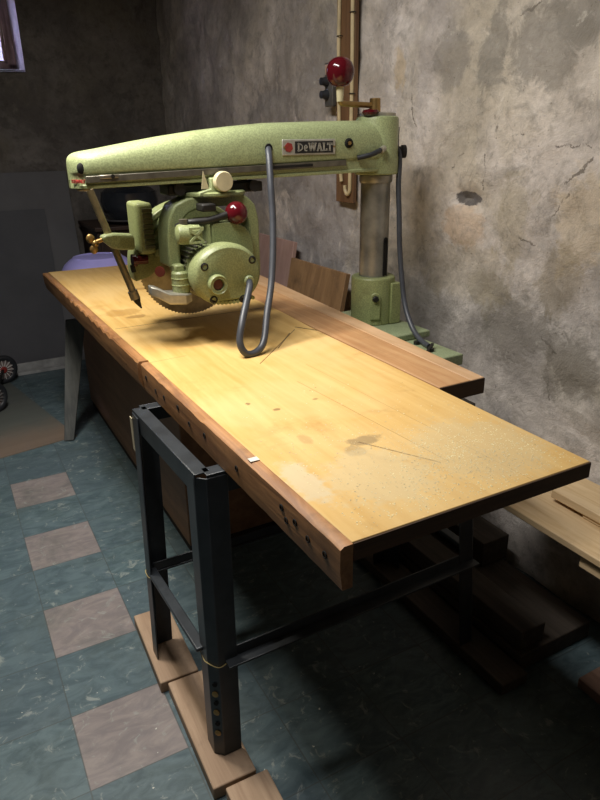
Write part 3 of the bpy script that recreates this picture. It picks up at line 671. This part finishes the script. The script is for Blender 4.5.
# yoke: an upside-down U below the carriage
yk = thing('yoke', '', '') if False else None
def yoke_profile():
    out = [(.478,1.02),(.480,1.10),(.488,1.150),(.506,1.182),(.540,1.198),(.60,1.205),(.70,1.205),(.722,1.196),(.744,1.172),(.754,1.13),(.754,.985)]
    inn = [(.724,.985),(.724,1.12),(.716,1.148),(.698,1.166),(.66,1.174),(.58,1.172),(.542,1.160),(.522,1.135),(.514,1.10),(.512,1.02)]
    return out, inn
out, inn = yoke_profile(); ym = MB()
def resample(P, n):
    L_ = [0]
    for a, b in zip(P, P[1:]): L_.append(L_[-1]+(Vector(b)-Vector(a)).length)
    r_ = []
    for k in range(n):
        s = L_[-1]*k/(n-1); j = max(i for i in range(len(L_)) if L_[i] <= s+1e-9); j = min(j, len(P)-2)
        f = (s-L_[j])/(L_[j+1]-L_[j]); r_.append((P[j][0]+(P[j+1][0]-P[j][0])*f, P[j][1]+(P[j+1][1]-P[j][1])*f))
    return r_
A, B = resample(out, 30), resample(inn[::-1], 30)
ya, yb = YA-.062, YA+.03
ym.loft([[(a[0],ya,a[1]),(a[0],yb,a[1]),(b_[0],yb,b_[1]),(b_[0],ya,b_[1])] for a, b_ in zip(A, B)])
yoke = ym.build('yoke', M['green_head'], saw, .005, 3)
MB().lathe([(.095,0),(.098,.004),(.098,.010),(.092,.014)], (.635,YA,1.1995), (0,0,1), 40).build('swivel_plate', M['green_head'], yoke)
MB().prism([(.572,1.202),(.640,1.202),(.640,1.232),(.622,1.232),(.622,1.250),(.606,1.250),(.606,1.222),(.572,1.214)], 'y', YA-.082, YA-.062).build('pointer_bracket', GP, yoke, .003)
MB().prism([(.580,1.222),(.602,1.222),(.588,1.268)], 'y', YA-.078, YA-.0765).build('pointer', M['cream_knob'], yoke, label='pale triangular pointer')
MB().lathe([(.0,0),(.024,.0),(.0265,.004),(.0265,.018),(.024,.022),(.0,.022)], (.637,YA-.0825,1.240), (0,-1,0), 32).build('lock_knob', M['cream_knob'], saw, .0, label='cream round lock knob')
MB().b2((.565,-1.035,1.166),(.605,-.985,1.186)).build('clamp_block', M['dark'], yoke, .004)
kn = MB().tube([(.505,-.995,1.128),(.53,-1.02,1.140),(.58,-1.03,1.143),(.640,-1.03,1.156)], .0095, 12).build('clamp_lever', M['dark'], yoke)
MB().sph((.664,-1.03,1.158), .031, 28, 18).build('lever_ball', M['red_ball'], kn, label='glossy dark red ball')
MB().cyl((.515,-1.02,1.125),(.515,-1.02,1.15),.012).build('lever_pivot', M['steel'], yoke)
# bevel latch at the front trunnion
MB().lathe([(.0,0),(.023,.0),(.024,.004),(.024,.055),(.020,.060),(.0,.060)], (.500,-1.0,.952), (0,0,1), 24).build('trunnion', M['green_head'], yoke)
MB().torus((.500,-1.0,.975),(0,0,1),.0235,.0022,24,6).torus((.500,-1.0,.993),(0,0,1),.0235,.0022,24,6).build('trunnion_ring', M['green_dark'], yoke)
MB().b2((.484,-1.01,1.005),(.512,-.955,1.03)).build('trunnion_arm', M['green_head'], yoke, .005)
MB().loft([[(.408,-1.022,.958),(.408,-.995,.960),(.408,-.995,.984),(.408,-1.022,.982)], [(.425,-1.03,.950),(.425,-.985,.951),(.425,-.985,.979),(.425,-1.03,.977)], [(.455,-1.036,.930),(.455,-.98,.930),(.455,-.98,.961),(.455,-1.036,.960)], [(.50,-1.038,.924),(.50,-.965,.924),(.50,-.965,.954),(.50,-1.038,.954)], [(.524,-1.02,.928),(.524,-.975,.928),(.524,-.975,.95),(.524,-1.02,.95)]]).build('bevel_lever', M['alu'], yoke, .004, 3, label='bare aluminium bevel lever')
MB().lathe([(.0,0),(.015,0),(.015,.004),(.0,.005)], (.466,-.93,1.003), (-.9,-1,0), 20, True).build('warning_disc', plain('rusty_red', (120,52,36), .6), yoke, label='dull red disc')
# motor
mx, mz = .604, 1.004
def mring(y, r, flat=True):
    p = []
    for k in range(48):
        a = 2*math.pi*k/48; X, Z = r*math.cos(a), r*math.sin(a)
        if flat: Z = max(Z, -.86*r)
        p.append((mx+X, y, mz+Z*.86))
    return p
mot = MB().loft([mring(-.80,.060), mring(-.815,.076), mring(-.86,.084), mring(-1.02,.088), mring(-1.045,.097), mring(-1.075,.099), mring(-1.093,.095), mring(-1.100,.086)]).build('motor', M['green_head'], saw, .001, smooth=40)
hp = [(.588,1.02)]+[(.588,1.132),(.596,1.137),(.64,1.137)]+[(.64+.070*math.sin(a), 1.067+.07*math.cos(a)) for a in (R(15),R(30),R(45),R(60),R(75),R(90))]+[(.712,1.02)]
MB().prism(hp, 'y', -1.035, -.87).build('switch_housing', M['green_head'], mot, .004)
MB().lathe([(.012,0),(.026,.006),(.027,.03),(.024,.036),(.022,.034),(.016,.034),(.016,.024),(.0,.024)], (.566,-1.085,.986), (0,-1,0), 28).build('arbor_boss', M['green_head'], mot)
MB().lathe([(.0,.0),(.0145,0),(.013,.003),(.0,.003)], (.566,-1.110,.986), (0,-1,0), 20).build('boss_plug', plain('rusty_plug', (88,40,26), .6), mot, label='rusty plug')
for px, pz in ((.536,1.034),(.674,1.040),(.556,.944),(.642,.936)):
    s_ = MB().lathe([(.011,0),(.011,.004),(.007,.006),(.007,.003),(.0,.003)], (px,-1.0965,pz), (0,-1,0), 18).build('cap_screw', M['dark'], mot)
m = MB()
for k in range(11):
    px = .558+k*.0115; m.cyl((px,-1.098,.930+ (k-5)**2*.0002),(px,-.90,.930+(k-5)**2*.0002),.0055,n=8)
m.build('cooling_fins', M['green_dark'], mot)
MB().lathe([(.012,0),(.015,.006),(.012,.012),(.009,.012)], (.662,-1.094,.985), (0,-1,-.1), 20).build('cable_gland', GP, mot)
cyl = MB().lathe([(.0,-.002),(.020,0),(.025,.004),(.027,.012),(.027,.060),(.022,.066),(.0,.066)], (.492,-1.02,1.112), (1,-.12,-.05), 28)
cyl = cyl.build('brake_cylinder', M['green_head'], mot)
m = MB(); bx = Vector((.537,-1.053,1.110))
m.bar(bx+Vector((-.018,0,.016)), bx+Vector((.018,-.002,-.016)), .004,.006).bar(bx+Vector((-.018,0,-.016)), bx+Vector((.018,-.002,.016)), .004,.006).bar(bx+Vector((-.02,0,.018)), bx+Vector((.02,-.002,.018)), .004,.006).bar(bx+Vector((-.02,0,-.018)), bx+Vector((.02,-.002,-.018)), .004,.006)
m.build('casting_ribs', GP, cyl)
m = MB()
for k in range(20):
    a = R(95+k*9); m.bar((mx+.089*math.cos(a),-1.00,mz+.08*math.sin(a)), (mx+.089*math.cos(a),-.87,mz+.08*math.sin(a)), .004,.004)
m.build('casing_ribs', M['alu'], mot)
# blade with teeth, and guard
bx0, by0, bz0, br = .609, -.772, .995, .166
poly = []
for k in range(90):
    a = 2*math.pi*k/90; a2 = a+2*math.pi/90*.8
    poly += [(bx0+br*math.cos(a), bz0+br*math.sin(a)), (bx0+(br-.004)*math.cos(a2), bz0+(br-.004)*math.sin(a2))]
blade = MB().prism(poly, 'y', by0-.0015, by0+.0015).build('blade', M['steel'], saw, smooth=0)
MB().lathe([(.0,0),(.036,0),(.036,.006),(.02,.010),(.0,.010)], (bx0,by0-.0016,bz0), (0,-1,0), 28).build('blade_collar', M['alu'], blade)
gp = []
for k in range(41):
    a = R(-12+k*(204/40)); gp.append((bx0+.182*math.cos(a), bz0+.182*math.sin(a)))
gp += [(.470,.965),(.53,1.01),(.69,1.005)]
guard = MB().prism(gp, 'y', -.80, -.7745).build('blade_guard', M['green_head'], saw, .004)
MB().prism([(bx0+.186*math.cos(R(-8+k*5)), bz0+.186*math.sin(R(-8+k*5))) for k in range(41)]+[(bx0+.170*math.cos(R(192-k*5)), bz0+.170*math.sin(R(192-k*5))) for k in range(41)], 'y', -.802, -.735).build('guard_rim', M['green_head'], guard, .003)
MB().b2((.438,-.850,1.040),(.484,-.735,1.183)).build('guard_front_box', M['green_dark'], guard, .010, 3)
m = MB()
for k in range(8): m.b2((.452,-.8535,1.056+k*.0145),(.482,-.8502,1.0665+k*.0145))
m.build('vent_grille', plain('grille_shadow_green', (92,92,62), .6), guard, .001)
MB().b2((.482,-.84,1.03),(.575,-.802,1.052)).bar((.490,-.83,1.09),(.53,-.83,1.165),.012,.022,(0,1,0)).build('guard_ribs', M['green_head'], guard, .003)
# anti-kickback rod and its clip
clip = MB().prism([(.335,1.098),(.350,1.103),(.372,1.104),(.424,1.098),(.424,1.055),(.385,1.058),(.362,1.064),(.340,1.084)], 'y', -.845, -.805).build('rod_clip', GP, guard, .005)
MB().prism([(.385,1.092),(.424,1.090),(.424,1.062),(.392,1.064),(.380,1.076)], 'y', -.847, -.8452).build('clip_recess', M['green_dark'], clip)
rod = MB().cyl((.325,-.81,1.222),(.416,-.81,.918),.0105,n=16).build('kickback_rod', M['rod'], guard, label='long dull steel anti-kickback rod')
MB().cyl((.411,-.81,.932),(.418,-.81,.908),.0145,n=16).build('rod_end', M['rod'], rod)
MB().loft([[(.406,-.820,.915),(.430,-.820,.915),(.430,-.80,.915),(.406,-.80,.915)], [(.414,-.816,.896),(.431,-.816,.897),(.431,-.804,.897),(.414,-.804,.896)], [(.431,-.811,.876),(.435,-.811,.877),(.435,-.808,.877),(.431,-.808,.876)]]).build('pawl', M['dark'], rod, .001)
wg = MB().cyl((.345,-.825,1.090),(.318,-.825,1.083),.006,n=12)
wg.sph((.307,-.825,1.094), .013, 14, 8, (.9,.45,1)).sph((.313,-.825,1.064), .013, 14, 8, (.9,.45,1)).sph((.318,-.825,1.080), .010, 12, 8)
wg.build('wing_nut', M['brass'], guard, label='brass wing nut')
MB().cyl((.425,-.82,1.022),(.463,-.82,1.022),.013,n=16).cyl((.418,-.82,1.022),(.428,-.82,1.022),.019,n=16).build('guard_knob', M['red_ball'], guard, label='small dark red knob')
MB().cyl((.415,-.825,1.01),(.418,-.825,.99),.007,n=10).build('knob_pin', M['dark'], guard)
# rubber cables
MB().tube([(.662,-1.095,.984),(.655,-1.118,.975),(.631,-1.15,.944),(.597,-1.19,.897),(.578,-1.212,.849),(.592,-1.220,.8185),(.624,-1.215,.8175),(.653,-1.20,.838),(.684,-1.16,.898),(.719,-1.12,.969),(.742,-1.09,1.045),(.760,-1.06,1.136),(.769,-1.035,1.226),(.780,-1.008,1.290),(.789,-.984,1.318),(.791,-.965,1.321)], .0095, 14).build('motor_cable', M['grey_rubber'], saw, label='grey rubber cable looped down to the bench')
MB().tube([(1.250,-.945,1.312),(1.262,-.955,1.300),(1.262,-.960,1.262),(1.252,-.972,1.204),(1.246,-.990,1.113),(1.243,-1.003,1.02),(1.238,-1.026,.928),(1.230,-1.062,.836),(1.220,-1.117,.776),(1.210,-1.173,.750),(1.200,-1.23,.7435)], .0085, 14).build('column_cable', M['grey_rubber'], saw, label='grey rubber cable down behind the column')

# ------------------------------------------------------------------ light
def area(name, loc, tgt, size, power, col, sy=None):
    l = bpy.data.lights.new(name, 'AREA'); l.energy = power; l.color = col; l.size = size
    if sy: l.shape = 'RECTANGLE'; l.size_y = sy
    else: l.shape = 'DISK'
    o = bpy.data.objects.new(name, l); COL.objects.link(o); o.location = loc
    o.rotation_euler = (Vector(tgt)-Vector(loc)).to_track_quat('-Z', 'Y').to_euler(); return o
sl = bpy.data.lights.new('bench_lamp', 'SPOT'); sl.energy = 60; sl.color = (1.0,.93,.80); sl.shadow_soft_size = .12; sl.spot_size = R(98); sl.spot_blend = .5
so = bpy.data.objects.new('bench_lamp', sl); COL.objects.link(so); so.location = (.02,-.92,2.04)
so.rotation_euler = (Vector((.10,-.97,0))-so.location).to_track_quat('-Z', 'Y').to_euler()
area('overhead_fill', (.16,-1.28,2.38), (.16,-1.28,0), .24, 30, (1.0,.97,.94), 1.15)  # unseen soft fill added overhead to lift the wall and upright faces
w = bpy.data.worlds.new('sky'); SC.world = w; w.use_nodes = True
bg = w.node_tree.nodes['Background']; bg.inputs[0].default_value = (.74,.74,1.0,1); bg.inputs[1].default_value = 20.0

# ------------------------------------------------------------------ camera
cam = bpy.data.cameras.new('camera'); co = bpy.data.objects.new('camera', cam); COL.objects.link(co)
cam.sensor_fit = 'HORIZONTAL'; cam.sensor_width = 36; cam.lens = 646.087*36/600; cam.clip_start = .05
pit, yaw, rol = 3.80954213e-01, 4.93417303e-01, -1.64474932e-02
fw = Vector((math.sin(yaw)*math.cos(pit), math.cos(yaw)*math.cos(pit), -math.sin(pit)))
r = Vector((math.cos(yaw), -math.sin(yaw), 0)); u = r.cross(fw)
r2 = r*math.cos(rol)+u*math.sin(rol); u2 = -r*math.sin(rol)+u*math.cos(rol)
mw = Matrix((r2, u2, -fw)).transposed().to_4x4(); mw.translation = Vector((-.05765474,-2.72196531,1.33741373))
co.matrix_world = mw
SC.camera = co
v = SC.view_settings; v.view_transform = 'Standard'; v.look = 'None'; v.gamma = 1; v.use_curve_mapping = False; v.exposure = 0.3
